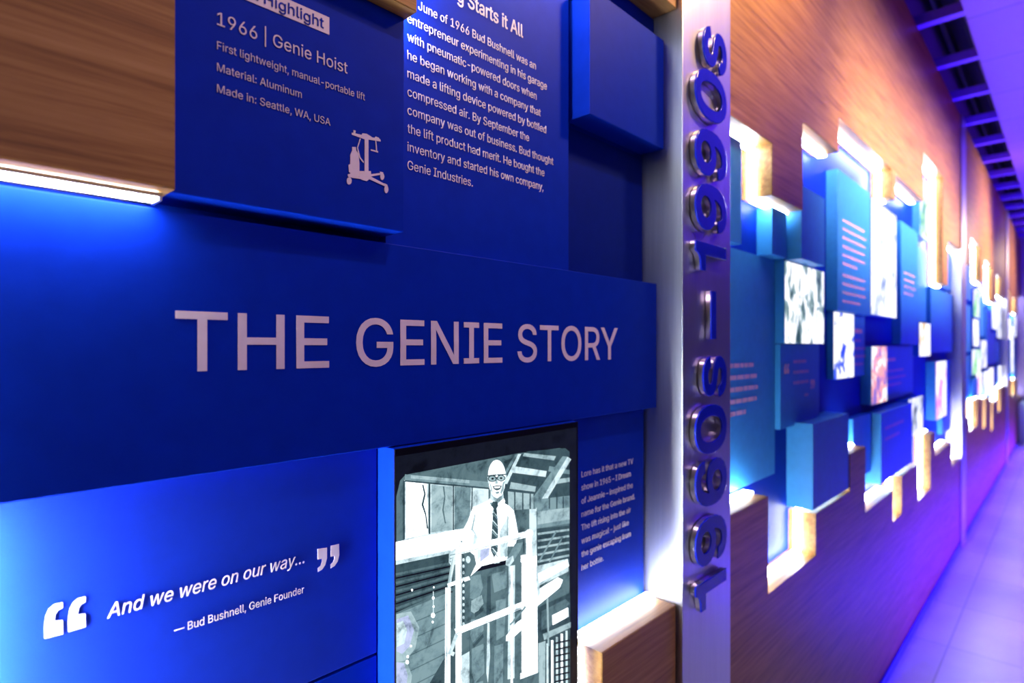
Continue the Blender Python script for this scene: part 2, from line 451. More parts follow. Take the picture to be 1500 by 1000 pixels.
    'e': (404, '34,187 40,132 56,85 82,46 117,16 161,-2 212,-8 249,-5 283,4 311,19 335,39 353,63 365,91 306,105 297,88 285,73 271,61 254,53 234,48 212,46 179,50 151,61 128,80 110,106 100,139 97,169 371,169 371,194 368,242 357,282 341,315 319,341 294,361 266,374 236,382 205,384 157,378 115,359 81,329 55,290 39,242|99,241 109,270 125,294 146,313 173,326 205,330 237,326 263,314 283,294 298,269 307,237 308,221 97,221'),
    'f': (254, '142,0 142,327 228,327 228,379 142,379 142,419 145,443 154,460 171,470 195,474 215,472 227,468 243,521 222,527 187,530 161,527 135,519 113,505 96,486 84,461 81,432 81,379 6,379 6,327 81,327 81,0'),
    'g': (425, '51,-69 64,-91 82,-110 105,-127 134,-140 168,-148 207,-151 251,-147 291,-136 324,-117 350,-90 367,-54 372,-9 372,379 313,379 313,319 308,319 288,346 273,360 253,373 228,382 196,384 152,378 112,361 80,332 55,293 39,246 34,191 39,136 55,90 80,53 113,27 152,10 195,5 227,8 252,16 272,28 287,41 306,68 311,68 310,-28 304,-47 295,-62 282,-75 249,-92 207,-97 178,-95 154,-88 136,-78 122,-66 101,-41|109,123 99,155 96,193 99,229 109,262 124,290 145,312 172,325 205,330 237,325 264,312 285,291 300,264 309,231 312,193 309,154 300,121 285,95 264,75 237,63 205,59 172,63 145,76 124,96'),
    'h': (410, '53,509 53,0 114,0 114,227 117,257 126,283 141,303 161,317 184,326 210,329 246,323 273,304 290,275 296,235 296,0 357,0 357,240 353,285 341,321 321,349 295,369 264,380 227,384 187,379 152,362 124,332 114,312 114,509'),
    'i': (167, '67,446 84,443 100,446 114,455 123,468 126,483 123,499 114,512 100,521 84,524 67,521 54,512 44,499 41,483 44,468 54,455|53,379 53,0 114,0 114,379'),
    'j': (167, '-10,-143 4,-143 37,-139 65,-129 86,-113 102,-90 111,-63 114,-30 114,379 53,379 53,-29 50,-54 40,-72 25,-83 2,-87 -10,-87|44,468 53,455 67,446 83,443 100,446 114,455 123,468 126,483 123,499 114,512 100,521 83,524 67,521 53,512 44,499 41,483'),
    'k': (381, '114,212 114,509 53,509 53,0 114,0 114,141 154,178 294,0 372,0 201,216 360,379 284,379 121,212'),
    'l': (189, '53,84 58,47 74,20 101,3 139,-2 162,-1 181,3 170,54 146,52 130,54 120,62 115,77 114,509 53,509'),
    'm': (610, '132,346 118,323 112,306 112,379 53,379 53,0 114,0 114,238 117,266 126,289 140,307 158,320 178,328 199,330 229,326 253,311 269,288 274,260 274,0 335,0 335,247 338,270 345,290 358,307 374,320 395,328 419,330 447,326 473,313 490,289 496,254 496,0 557,0 557,255 553,296 541,328 522,354 497,372 468,383 437,386 407,383 381,375 357,361 337,343 322,321 317,308 309,331 287,361 257,380 219,386 195,384 172,376 151,363'),
    'n': (410, '114,0 114,227 117,257 126,283 141,303 161,317 184,326 210,329 246,323 273,304 290,275 296,235 296,0 357,0 357,240 353,285 341,321 321,349 295,369 264,380 227,384 187,379 152,362 124,332 112,307 112,379 53,379 53,0'),
    'o': (415, '40,133 56,85 82,46 117,16 159,-2 207,-8 256,-2 299,16 333,46 359,85 376,133 381,187 376,243 359,291 333,330 299,360 256,378 207,384 159,378 117,360 82,330 56,291 40,243 34,187|108,117 99,151 96,187 99,224 108,258 124,287 145,310 173,325 207,330 242,325 270,310 292,287 307,258 316,224 319,187 316,151 307,117 292,89 270,66 242,51 207,46 173,51 145,66 124,89'),
    'p': (424, '112,319 112,379 53,379 53,-143 114,-143 114,59 118,59 138,31 153,17 173,4 198,-5 229,-8 274,-2 313,16 346,45 370,84 385,133 390,189 385,245 370,293 345,332 313,361 274,378 229,384 197,381 171,373 152,360 137,346 118,319|125,115 116,150 113,189 116,229 125,263 140,291 161,312 188,325 220,330 253,325 280,311 301,290 316,261 325,227 328,189 325,151 316,117 301,88 279,66 253,51 220,47 188,51 162,65 140,86'),
    'r': (259, '112,321 112,379 53,379 53,0 114,0 114,237 117,262 126,284 140,301 159,315 182,323 207,326 243,322 243,384 213,385 181,380 152,367 130,347 115,321'),
    's': (365, '62,38 84,18 112,3 145,-5 182,-8 223,-5 260,6 290,24 312,47 326,75 331,107 325,142 306,171 275,194 229,209 172,223 144,232 124,243 112,258 109,277 114,299 131,317 156,329 187,333 219,328 243,316 258,298 268,277 324,290 314,316 299,339 279,358 254,372 223,381 187,384 149,381 115,370 87,354 65,332 51,305 47,274 53,237 72,208 104,186 149,170 212,155 237,147 254,136 265,121 268,103 262,81 244,62 217,50 181,45 150,49 124,60 105,79 94,107 36,94 45,63'),
    't': (227, '65,93 72,52 92,21 125,2 168,-4 192,-3 213,2 202,54 170,50 150,53 136,61 128,76 126,98 126,327 204,327 204,379 126,379 126,471 65,471 65,379 6,379 6,327 65,327'),
    'u': (410, '53,379 53,139 57,95 69,59 89,31 115,11 146,-1 182,-5 222,0 257,17 286,47 298,73 298,0 357,0 357,379 296,379 296,153 293,122 283,97 268,77 249,62 226,53 200,50 164,56 137,75 119,105 114,144 114,379'),
    'v': (389, '165,155 84,379 17,379 163,0 226,0 371,379 305,379 224,155 195,59'),
    'w': (567, '87,379 23,379 138,0 199,0 263,225 284,309 319,172 368,0 429,0 545,379 480,379 413,135 397,66 382,136 362,214 316,379 252,379 206,214 186,135 170,64 154,137'),
    'x': (379, '21,0 91,0 148,85 189,155 231,85 287,0 358,0 224,192 352,379 282,379 233,306 191,233 147,306 100,379 29,379 155,195'),
    'y': (389, '88,-90 61,-86 47,-139 65,-143 91,-145 117,-143 139,-136 159,-124 177,-107 191,-85 204,-58 371,379 305,379 224,155 202,87 195,60 165,155 84,379 17,379 163,-1 151,-36 141,-58 130,-74 118,-84 104,-89'),
    '|': (230, '88,673 88,-164 141,-164 141,673'),
    '–': (350, '0,244 0,188 350,188 350,244'),
    '—': (699, '0,244 0,188 699,188 699,244'),
    '…': (588, '52,41 56,24 66,9 81,-1 98,-4 116,-1 130,9 140,24 144,41 140,59 130,73 116,83 98,87 81,83 66,73 56,59|277,-1 294,-4 312,-1 326,9 336,24 340,41 336,59 326,73 312,83 294,87 277,83 262,73 252,59 248,41 252,24 262,9|448,24 458,9 473,-1 490,-4 508,-1 523,9 533,24 536,41 533,59 523,73 508,83 490,87 473,83 458,73 448,59 445,41'),
    ' ': (188, ''),
}


def glyph_width(s, sp=0.0):
    w = 0
    for ch in s:
        w += GLYPHS[ch][0] + sp
    return w - sp


def glyph_mesh(s, cap, width=None, weight=0.0, shear=0.0, thick=0.0003, sp=0.0, bevel=0.0, res=1):
    """flat lettering mesh in the XZ plane facing -Y, starting at x = 0, baseline z = 0"""
    k = cap / CAP
    cu = bpy.data.curves.new('lettering', 'CURVE')
    cu.dimensions = '2D'
    cu.fill_mode = 'BOTH'
    cu.extrude = thick
    cu.offset = weight * k
    cu.bevel_depth = bevel
    cu.bevel_resolution = 2
    pen = 0.0
    lo, hi = 1e9, -1e9
    polys = []
    for ch in s:
        adv, data = GLYPHS[ch]
        if data:
            for c in data.split('|'):
                pts = [tuple(map(float, p.split(','))) for p in c.split()]
                pts = [q for i, q in enumerate(pts) if math.dist(q, pts[i - 1]) > 5.0]
                pts = [(pen + x + shear * y, y) for x, y in pts]
                lo = min(lo, min(p[0] for p in pts)); hi = max(hi, max(p[0] for p in pts))
                polys.append(pts)
        pen += adv + sp
    sx = (width / (hi - lo)) if width else k
    for pts in polys:
        spn = cu.splines.new('POLY')
        spn.points.add(len(pts) - 1)
        for p, (x, y) in zip(spn.points, pts):
            p.co = ((x - lo) * sx, y * k, 0, 1)
        spn.use_cyclic_u = True
    ob = bpy.data.objects.new('lettering', cu)
    me = bpy.data.meshes.new_from_object(ob)
    bpy.data.objects.remove(ob)
    bpy.data.curves.remove(cu)
    for v in me.vertices:
        v.co = Vector((v.co.x, -v.co.z, v.co.y))
    return me


def join_meshes(name, mes):
    bm = bmesh.new()
    for m in mes:
        bm.from_mesh(m)
    me = to_mesh(bm, name)
    return me


def letter(parent, name, rows, d, mat, label=None):
    """rows: (text, px left, px right, z baseline, cap height, weight, shear)"""
    mes = []
    for (s, xl, xr, z, cap, wt, sh) in rows:
        x0 = PX(xl, 500, d)[0]
        w = PX(xr, 500, d)[0] - x0 if xr else None
        me = glyph_mesh(s, cap, w, wt, sh)
        me.transform(Matrix.Translation((x0, Y(d) - 0.0006, CAM_Z + z)))
        mes.append(me)
    o = link(name, join_meshes(name, mes), mat, parent)
    if label:
        o['label'] = label
    return o


def px_polys(name, polys, d, mat, parent, off=0.0007, thick=0.0005):
    """outlined printed shapes measured on plane d"""
    bm = bmesh.new()
    for i, pts in enumerate(polys):
        w = [PX(x, y, d) for x, y in pts]
        b2 = prism_bm(w, Y(d) - off - i * 0.00002, Y(d) - off + thick)
        me = to_mesh(b2, 'tmp')
        bm.from_mesh(me)
    return link(name, to_mesh(bm, name), mat, parent)


WOOD_PATHS = {True: [], False: []}


def clamp_z(s0, s1, z0, z1):
    for up in (True, False):
        for path in WOOD_PATHS[up]:
            for (xa, za), (xb, zb) in zip(path, path[1:]):
                if max(xa, xb) > s0 - 0.012 and min(xa, xb) < s1 + 0.012:
                    if up:
                        z1 = min(z1, min(za, zb) - 0.012 - CAM_Z)
                    else:
                        z0 = max(z0, max(za, zb) + 0.012 - CAM_Z)
    return z0, z1


def panel(name, s0, s1, z0, z1, d, mat, label, cat='panel', group=None, back=0.0, body='panel_box'):
    t = thing(name, ((s0 + s1) / 2, back, CAM_Z + z0), label, cat, group)
    box(body, s0, s1, Y(d), back, CAM_Z + z0, CAM_Z + z1, mat, t, bevel=0.0012)
    return t


# ------------------------------------------------------------------ the setting
X_END = 12.55
structure(box('wall_left', -1.2, X_END, 0.0, 0.12, 0.0, 3.222, BLUE, bevel=0))
structure(box('wall_upper', -1.2, X_END, 0.0, 0.12, 3.2221, 4.0, DARK, bevel=0))
structure(box('floor', -1.2, 13.2, -4.2, 0.12, -0.1, 0.0, FLOOR, bevel=0))
structure(box('ceiling', -1.2, 13.2, -4.2, 0.12, 4.0, 4.1, DARK, bevel=0))
structure(box('wall_end', 12.6, 12.7, -4.2, 0.12, 0.0, 4.0, WHITEP, bevel=0))
sof = box('soffit', 0.3, 12.6, -4.2, -0.285, 3.225, 3.34, SOFFIT, bevel=0.004)
structure(sof)
sof.name = 'trim_1'
for i in range(18):
    s = 3.80 + (i - 4) * 0.645
    if s > 12.3:
        break
    b = box('ceiling_beam', s - 0.028, s + 0.028, -0.30, 0.0, 3.228, 3.285, BEAMP, bevel=0.003)
    tag(b, 'slim crossbeam, violet light put into its colour, bridging the dark slot between wood wall and ceiling soffit', 'beam', 'crossbeams in the ceiling slot')
for yy, rr, zz in ((-0.16, 0.022, 3.75), (-0.07, 0.014, 3.62)):
    bm = bmesh.new()
    bmesh.ops.create_cone(bm, cap_ends=True, segments=16, radius1=rr, radius2=rr, depth=11.5,
                          matrix=Matrix.Translation((6.2, yy, zz)) @ Matrix.Rotation(math.pi / 2, 4, 'Y'))
    o = link('ceiling_conduit', to_mesh(bm, 'ceiling_conduit'), DARK)
    tag(o, 'thick dark conduit running along the ceiling slot above the beams' if rr > 0.02 else
        'thin dark conduit running along the ceiling slot beside the wall', 'pipe')
structure(box('baseboard_left', 1.37, X_END, -0.094, -0.0862, 0.0, 0.045, NUMBLUE, bevel=0.001))

# ------------------------------------------------------------------ wood cladding with its cut-outs and light strips
LY0, LY1 = -0.042, -0.020


def cladding(name, path, top, label, upper=True, leds=None, close_z=None, xl=None, xr=None):
    """path: cut outline from left to right; closed along close_z"""
    pts = list(path)
    if upper:
        poly = pts + [(pts[-1][0], close_z), (pts[0][0], close_z)]
    else:
        poly = pts + [(pts[-1][0], close_z), (pts[0][0], close_z)]
    WOOD_PATHS[upper].append(pts)
    t = thing(name, ((pts[0][0] + pts[-1][0]) / 2, 0, min(z for x, z in poly)), label, 'wood panel')
    link('veneer_board', to_mesh(prism_bm(poly, -0.086, -0.0005, 0.0012), name), WOOD, t)
    for i in range(len(pts) - 1):
        if leds is not None and i not in leds:
            continue
        (xa, za), (xb, zb) = pts[i], pts[i + 1]
        if abs(za - zb) < 1e-6:
            if xb - xa < 0.05:
                continue
            z0, z1 = (za - 0.009, za - 0.0005) if upper else (za + 0.0005, za + 0.009)
            box('led_strip', xa + 0.006, xb - 0.012, LY0, LY1, z0, z1, LED, t, bevel=0.002)
        else:
            down = zb < za
            wood_right = down if upper else not down
            x0, x1 = (xa - 0.009, xa - 0.0005) if wood_right else (xa + 0.0005, xa + 0.009)
            lo, hi = min(za, zb), max(za, zb)
            if hi - lo < 0.05:
                continue
            e = 0.010
            box('led_strip', x0, x1, LY0, LY1, lo + (e if not upper else -0.004), hi - (e if upper else -0.004), LED, t, bevel=0.002)
    return t


TOP = 3.222
near_up = [(-1.0, 1.646), (0.171, 1.646), (0.171, 1.926), (0.448, 1.926), (0.448, 2.212), (1.122, 2.212)]
t = cladding('wood_panel', near_up, TOP, 'oak veneer cladding upper left, stepped round the highlight panel', True, leds=(), close_z=TOP)
box('led_strip', 0.4485, 0.4535, -0.046, -0.018, 1.93, 2.20, LED_BRIGHT, t, bevel=0.001)
box('led_strip', -0.9, 0.163, -0.062, -0.0505, 1.6415, 1.6455, LED_BRIGHT, t, bevel=0.001)
box('led_strip', -0.9, 0.163, -0.0490, -0.036, 1.6405, 1.6455, LED_BRIGHT, t, bevel=0.001)
box('led_strip', 0.46, 0.84, LY0, LY1, 2.203, 2.2115, LED_BRIGHT, t, bevel=0.002)
box('led_channel', -0.9, 0.166, -0.0655, -0.0635, 1.6412, 1.6455, ALU, t, bevel=0.0005)
box('led_channel', 0.1635, 0.1665, -0.0625, -0.0350, 1.6385, 1.6455, ALU, t, bevel=0.0005)
t = thing('wood_panel', (-0.5, 0, 0.0), 'oak veneer cladding low beside the post and under the blue panels', 'wood panel')
low = [(-1.0, 0.0), (1.118, 0.0), (1.118, 0.956), (0.852, 0.956), (0.852, 0.66), (-0.004, 0.66), (-0.004, 1.636), (-1.0, 1.636)]
link('veneer_board', to_mesh(prism_bm(low, -0.086, -0.0005, 0.0012), 'near_low'), WOOD, t)
box('led_strip', 0.862, 1.112, -0.040, -0.018, 0.9565, 0.966, LED_BRIGHT, t, bevel=0.002)
box('led_strip', 0.8425, 0.8515, -0.040, -0.018, 0.68, 0.95, LED_BRIGHT, t, bevel=0.002)
box('led_strip', -0.0035, 0.0055, -0.035, -0.016, 0.67, 1.362, LED_FLOOD, t, bevel=0.002)
box('led_strip', -0.0035, 0.0055, -0.0425, -0.030, 1.370, 1.630, LED, t, bevel=0.002)
box('led_strip', 0.012, 0.835, LY0, LY1, 0.6605, 0.669, LED, t, bevel=0.002)

P2, P3 = 5.425, 9.60
WP = 0.237
mid_up = [(1.3635, 2.064), (1.664, 2.064), (1.664, 1.921), (1.920, 1.921), (1.920, 2.195), (2.309, 2.195), (2.309, 2.321),
          (3.151, 2.321), (3.151, 2.19), (3.24, 2.19), (3.24, 2.315), (3.95, 2.315), (3.95, 2.595), (4.63, 2.595),
          (4.63, 1.906), (4.85, 1.906), (4.85, 2.22), (P2 - .001, 2.22)]
mid_lo = [(1.3635, 1.088), (1.636, 1.088), (1.636, .819), (2.047, .819), (2.047, .955), (2.451, .955), (2.451, 1.095),
          (2.681, 1.095), (2.681, .829), (3.18, .829), (3.18, .68), (3.375, .68), (3.375, .864), (3.797, .864), (3.797, .66),
          (4.178, .66), (4.178, .98), (4.344, .98), (4.344, .832), (5.015, .832), (5.015, .666), (P2 - .001, .666)]
cladding('wood_panel', mid_up, TOP, 'oak veneer cladding above the blue boxes between first and second post', True, close_z=TOP)
cladding('wood_panel', mid_lo, TOP, 'oak veneer cladding below the blue boxes between first and second post', False, close_z=0.0)
far_up = [(P2 + WP + .001, 2.16), (6.05, 2.16), (6.05, 2.40), (6.78, 2.40), (6.78, 2.10), (7.1, 2.10), (7.1, 2.33), (7.9, 2.33), (7.9, 1.98),
          (8.3, 1.98), (8.3, 2.3), (8.9, 2.3), (8.9, 2.1), (P3 - .001, 2.1)]
far_lo = [(P2 + WP + .001, .92), (6.0, .92), (6.0, .80), (6.55, .80), (6.55, 1.02), (6.95, 1.02), (6.95, .72), (7.25, .72), (7.25, .98),
          (7.7, .98), (7.7, .62), (7.95, .62), (7.95, .9), (8.5, .9), (8.5, .75), (8.9, .75), (8.9, 1.0), (P3 - .001, 1.0)]
cladding('wood_panel', far_up, TOP, 'oak veneer cladding above the blurred boxes between second and third post', True, close_z=TOP)
cladding('wood_panel', far_lo, TOP, 'oak veneer cladding below the blurred boxes between second and third post', False, close_z=0.0)
end_up = [(P3 + WP + .001, 2.25), (10.3, 2.25), (10.3, 1.95), (10.7, 1.95), (10.7, 2.2), (11.4, 2.2), (11.4, 2.0), (11.9, 2.0), (11.9, 2.3), (X_END, 2.3)]
end_lo = [(P3 + WP + .001, .85), (10.2, .85), (10.2, 1.05), (10.6, 1.05), (10.6, .8), (11.3, .8), (11.3, 1.0), (11.8, 1.0), (11.8, .7), (X_END, .7)]
cladding('wood_panel', end_up, TOP, 'oak veneer cladding high on the wall past the third post', True, close_z=TOP)
cladding('wood_panel', end_lo, TOP, 'oak veneer cladding low on the wall past the third post', False, close_z=0.0)

# ------------------------------------------------------------------ metal posts
def post(s0, label):
    t = thing('timeline_post', (s0 + WP / 2, 0, 0), label, 'post')
    box('post_casing', s0, s0 + WP, -0.098, -0.0005, 0.0, 3.221, ALU, t, bevel=0.0015)
    return t


NINE = [[(55, 122), (60, 90), (75, 55), (100, 25), (140, 3), (195, -8), (260, 2), (315, 35), (355, 90), (378, 160), (386, 250), (381, 340), (362, 415),
         (325, 470), (275, 503), (215, 514), (150, 503), (97, 470), (62, 415), (50, 350), (60, 285), (92, 230), (140, 198), (195, 187), (245, 195), (285, 218),
         (313, 250), (308, 180), (292, 125), (265, 82), (232, 60), (195, 52), (160, 58), (135, 78), (120, 122)],
        [(215 + 98 * math.cos(2 * math.pi * i / 24), 351 + 104 * math.sin(2 * math.pi * i / 24)) for i in range(24)]]
SIX = [[(435 - x, 506 - y) for x, y in c] for c in NINE]
ONE = [[(208, 0), (275, 0), (275, 509), (226, 509), (212, 468), (182, 440), (140, 426), (88, 420), (88, 370), (208, 370)]]


def pack(cs):
    return (453, '|'.join(' '.join('%d,%d' % (round(x), round(y)) for x, y in c) for c in cs))


POST_GLYPHS = {'9': pack(NINE), '6': pack(SIX), '1': pack(ONE)}
SAVED = {k: GLYPHS[k] for k in POST_GLYPHS}
GLYPHS.update(POST_GLYPHS)
p1 = post(1.1254, 'brushed metal post with standing blue numerals reading upward, beside the title panel')
DN = 0.575
for ch, yc in (('1', 866), ('9', 790), ('6', 706), ('0', 628), ('s', 552), ('–', 461), ('1', 378), ('9', 305), ('9', 226), ('0', 141), ('s', 70)):
    zc = CAM_Z + (507 - yc) / 530 * DN * KZ
    cap = 0.146
    for layer in ('body', 'face'):
        me = glyph_mesh(ch, cap, None, 13.0 if layer == 'body' else 11.0, 0, 0.0050 if layer == 'body' else 0.0008, bevel=0.0015 if layer == 'face' else 0.0)
        xs = [v.co.x for v in me.vertices]
        xm = (min(xs) + max(xs)) / 2
        base_x = 1.300
        yc_ = -0.098 - 0.0070 if layer == "body" else -0.098 - 0.0140
        for v in me.vertices:
            x, y_, z = v.co
            v.co = Vector((base_x - z * 0.97, yc_ + y_, zc + (x - xm) * 0.98))
        me.flip_normals() if False else None
        if layer == 'body':
            nb = link('dash' if ch == '–' else 'numeral' if ch != 's' else 'letter', me, CHROME, p1)
            if True:
                nb['label'] = 'silver edged standing character with blue face'
        else:
            link('blue_face', me, NUMBLUE, nb)
GLYPHS.update(SAVED)
post(P2, 'second metal post along the wall, thin and blurred past the first bay of boxes')
post(P3, 'third metal post, farthest along the wall and very blurred')

# ------------------------------------------------------------------ near bay: title, highlight, story, quote, lightbox
D_T, D_H, D_S, D_B2, D_Q = 0.649, 0.6235, 0.670, 0.631, 0.676
t = panel('title_panel', 0.0065, 1.1250, -0.133, 0.136, D_T, BLUE, 'long royal blue title panel with large pale capital lettering', 'sign')
for w in (('THE', 257.5, 481), ('GENIE', 522, 735), ('STORY', 758, 904)):
    letter(t, 'lettering', [(*w, -0.0252, 0.0605, 5, 0)], D_T, VINYL)

t = panel('highlight_panel', 0.1725, 0.4447, 0.148, 0.4255, D_H, BLUE, 'dark blue panel set in the wood cladding, printed with a pale lift icon', 'sign')
o = px_polys('heading_tag', [[(279, -78), (482, 24.5), (482, 51.0), (279, -44)]], D_H, VINYL, t)
s0, s1 = PX(279, 0, D_H)[0], PX(482, 0, D_H)[0]
zt, zb = 0.383, 0.3628
bm = box_bm(s0, s1, Y(D_H) - 0.0008, Y(D_H) - 0.0001, CAM_Z + zb, CAM_Z + zt, 0)
o.data = to_mesh(bm, 'heading_tag'); o.data.transform(Matrix.Translation(-Vector(t.location))); o.data.materials.append(VINYL)
h = letter(o, 'heading_lettering', [('Product Highlight', 288, 473.5, 0.3672, 0.0118, 2, 0)], D_H, BLUE)
h.data.transform(Matrix.Translation((0, -0.0006, 0)))
letter(t, 'lettering', [('1966 | Genie Hoist', 317.5, 508.5, 0.3255, 0.0134, 0, 0),
                        ('First lightweight, manual-portable lift', 317.5, 534, 0.3008, 0.0082, -3.0, 0),
                        ('Material: Aluminum', 317.5, 441.5, 0.2788, 0.0082, -3.0, 0),
                        ('Made in: Seattle, WA, USA', 317.5, 483.5, 0.2572, 0.0082, -3.0, 0)], D_H, VINYL)


def zz(pts):     # coordinates read in an enlarged crop of the icon (x3, offset 500,0)
    return [(500 + x / 3, y / 3) for x, y in pts]


def disc(cx, cy, rx, ry, n=14):
    return [(cx + rx * math.cos(2 * math.pi * i / n), cy + ry * math.sin(2 * math.pi * i / n)) for i in range(n)]


icon = [
    [(101, 610), (118, 612), (118, 765), (101, 765)],                                     # mast
    [(45, 583), (170, 612), (172, 622), (120, 614), (100, 612), (45, 592)],                # top beam
    [(52, 572), (62, 574), (60, 590), (52, 590)],
    [(84, 600), (92, 586), (110, 588), (132, 602), (130, 612), (118, 608), (106, 596), (98, 598), (90, 606)],
    [(140, 612), (150, 600), (164, 606), (168, 618), (160, 616), (154, 610), (146, 618)],
    [(148, 618), (152, 618), (156, 662), (151, 662)],                                      # hanging hook
    [(128, 656), (160, 664), (160, 671), (128, 662)],
    [(80, 608), (84, 610), (72, 650), (82, 690), (98, 712), (95, 716), (78, 694), (67, 650)],   # hose
    [(46, 646), (62, 646), (64, 662), (74, 676), (78, 720), (78, 774), (66, 784), (48, 782), (38, 770), (38, 680), (46, 662)],  # bottle
    [(30, 724), (40, 720), (40, 760), (32, 756)],
    [(78, 752), (128, 752), (130, 782), (110, 796), (88, 790), (78, 776)],                 # base block
    [(28, 768), (60, 774), (92, 780), (92, 788), (56, 783), (28, 777)],
    [(126, 766), (172, 760), (172, 768), (128, 776)],                                      # rear leg
    [(124, 774), (196, 812), (192, 820), (118, 786)],                                      # front leg
    disc(33, 795, 11, 16), disc(33, 770, 7, 6), disc(178, 776, 9, 15), disc(196, 832, 9, 17),
    [(168, 754), (182, 758), (182, 768), (170, 768)], [(188, 806), (200, 812), (202, 822), (190, 820)],
]
px_polys('lift_icon', [zz(p) for p in icon], D_H, VINYL, t)['label'] = 'pale silhouette of a wheeled hand lift'

t = panel('story_panel', 0.4475, 0.8455, 0.137, 0.71, D_S, BLUE, 'blue story panel with ten rows of white text beside the highlight panel', 'sign')
rows = [('June of 1966 Bud Bushnell was an', 612.5, 784.5), ('entrepreneur experimenting in his garage', 596.5, 800.5), ('with pneumatic-powered doors when', 596.5, 785.5),
        ('he began working with a company that', 596.5, 791.5), ('made a lifting device powered by bottled', 596.5, 799.5), ('compressed air. By September the', 596.5, 774.5),
        ('company was out of business. Bud thought', 596.5, 810), ('the lift product had merit. He bought the', 596.5, 797), ('inventory and started his own company,', 596.5, 795.5),
        ('Genie Industries.', 596.5, 692)]
letter(t, 'heading_lettering', [('g Starts it All', 669.5, 765.5, 0.5225, 0.0212, 9, 0)], D_S, VINYL)
letter(t, 'body_lettering', [(s, a, b, 0.4795 - 0.02575 * i, 0.0127, -1.0, 0) for i, (s, a, b) in enumerate(rows)], D_S, VINYL)

panel('blue_box', 0.8580, 1.1240, 0.423, 0.6565, D_B2, BLUE, 'blank blue box standing proud at upper right, touching the metal post', 'box')
panel('filler_panel', 0.8470, 1.1240, 0.664, 0.711, 0.655, BLUE, 'narrow dark blue filler strip above the blank box under the wood', 'panel')
panel('recess_panel', 0.8470, 1.1240, 0.137, 0.415, 0.684, SHADE_BLUE, 'plain blue backing sheet under the blank box, recess shade put into its colour', 'panel')

t = panel('quote_panel', 0.0065, 0.4375, -0.4135, -0.1345, D_Q, SATIN, 'blue panel with white quotation marks and slanted handwriting-like quote', 'sign')
t['label'] = 'blue panel at lower left with italic quote between large white quotation marks'
letter(t, 'quote_lettering', [('And we were on our way…', 157, 445.5, -0.2648, 0.0140, 0.0, 0.21)], D_Q, VINYL)
letter(t, 'credit_lettering', [('— Bud Bushnell, Genie Founder', 255, 445, -0.3010, 0.0085, -2.5, 0)], D_Q, VINYL)


def zq(pts):     # enlarged crop x3, offset (0, 667)
    return [(x / 3, 667 + y / 3) for x, y in pts]


oq1 = [(195, 803), (194, 745), (200, 705), (215, 672), (240, 652), (275, 644), (275, 668), (255, 678), (242, 698), (240, 726), (275, 722), (276, 783)]
oq2 = [(300, 774), (299, 715), (305, 676), (320, 645), (342, 626), (375, 618), (375, 642), (357, 652), (345, 670), (341, 698), (375, 694), (376, 752)]
cq1 = [(1395, 410), (1436, 404), (1436, 450), (1428, 480), (1415, 500), (1396, 511), (1396, 494), (1408, 484), (1414, 466), (1414, 452), (1395, 456)]
cq2 = [(1452, 396), (1489, 388), (1490, 436), (1483, 464), (1470, 484), (1452, 495), (1452, 478), (1462, 468), (1468, 452), (1468, 440), (1452, 444)]
px_polys('opening_quote_mark', [zq(oq1), zq(oq2)], D_Q, VINYL, t)
px_polys('closing_quote_mark', [zq(cq1), zq(cq2)], D_Q, VINYL, t)
panel('plain_panel', 0.0065, 0.4375, -0.83, -0.4175, D_Q, BLUE, 'plain blue panel below the quote panel, cut by the bottom edge')

t = panel('memory_panel', 0.834, 1.117, -0.5435, -0.1345, D_Q, BLUE, 'narrow blue panel with eight text rows between lightbox and metal post', 'sign')
t['label'] = 'narrow blue panel with eight text rows right of the photograph lightbox'
rows = [('Lore has it that a new TV', 927), ('show in 1965 – I Dream', 923.5), ('of Jeannie – inspired the', 926.5), ('name for the Genie brand.', 929.5),
        ('The lift rising into the air', 923.5), ('was magical – just like', 920.5), ('the genie escaping from', 923.5), ('her bottle.', 883.5)]
letter(t, 'body_lettering', [(s, 851.5, b, -0.2508 - 0.02548 * i, 0.0112, -1.0, 0) for i, (s, b) in enumerate(rows)], D_Q, VINYL)

# ---- backlit photograph of a man on a lift
D_L = 0.638
t = thing('photo_lightbox', (0.6355, 0, 0.72), 'tall backlit black and white photograph of a man on a railed lift', 'lightbox')
box('lightbox_case', 0.4395, 0.8320, Y(D_L) + 0.001, 0, 0.72, 1.3655, BLUE, t, bevel=0.0012)
box('glass_border', 0.4400, 0.8318, Y(D_L) - 0.0005, Y(D_L) + 0.001, 0.7205, 1.3650, BLACK, t, bevel=0.0003)

W_, L_, M_, D_, K_ = (1.9, 2.0, 2.06), (0.68, 0.84, 0.88), (0.20, 0.31, 0.34), (0.045, 0.085, 0.10), (0.005, 0.007, 0.014)
ML = (0.38, 0.52, 0.55)
MD = (0.10, 0.17, 0.19)
LAV = (0.50, 0.56, 0.80)


def bar(x0, y0, x1, y1, w):
    dx, dy = x1 - x0, y1 - y0
    l = math.hypot(dx, dy)
    nx, ny = -dy / l * w / 2, dx / l * w / 2
    return [(x0 + nx, y0 + ny), (x1 + nx, y1 + ny), (x1 - nx, y1 - ny), (x0 - nx, y0 - ny)]


pic = []


def P(tone, *pts):
    pic.append((tone, list(pts)))


def B(tone, *a):
    pic.append((tone, bar(*a)))


P(K_, (22, 150), (703, 40), (703, 1320), (22, 1320))
P(MD, (40, 240), (60, 218), (480, 138), (640, 118), (676, 130), (678, 1320), (26, 1320), (26, 300))
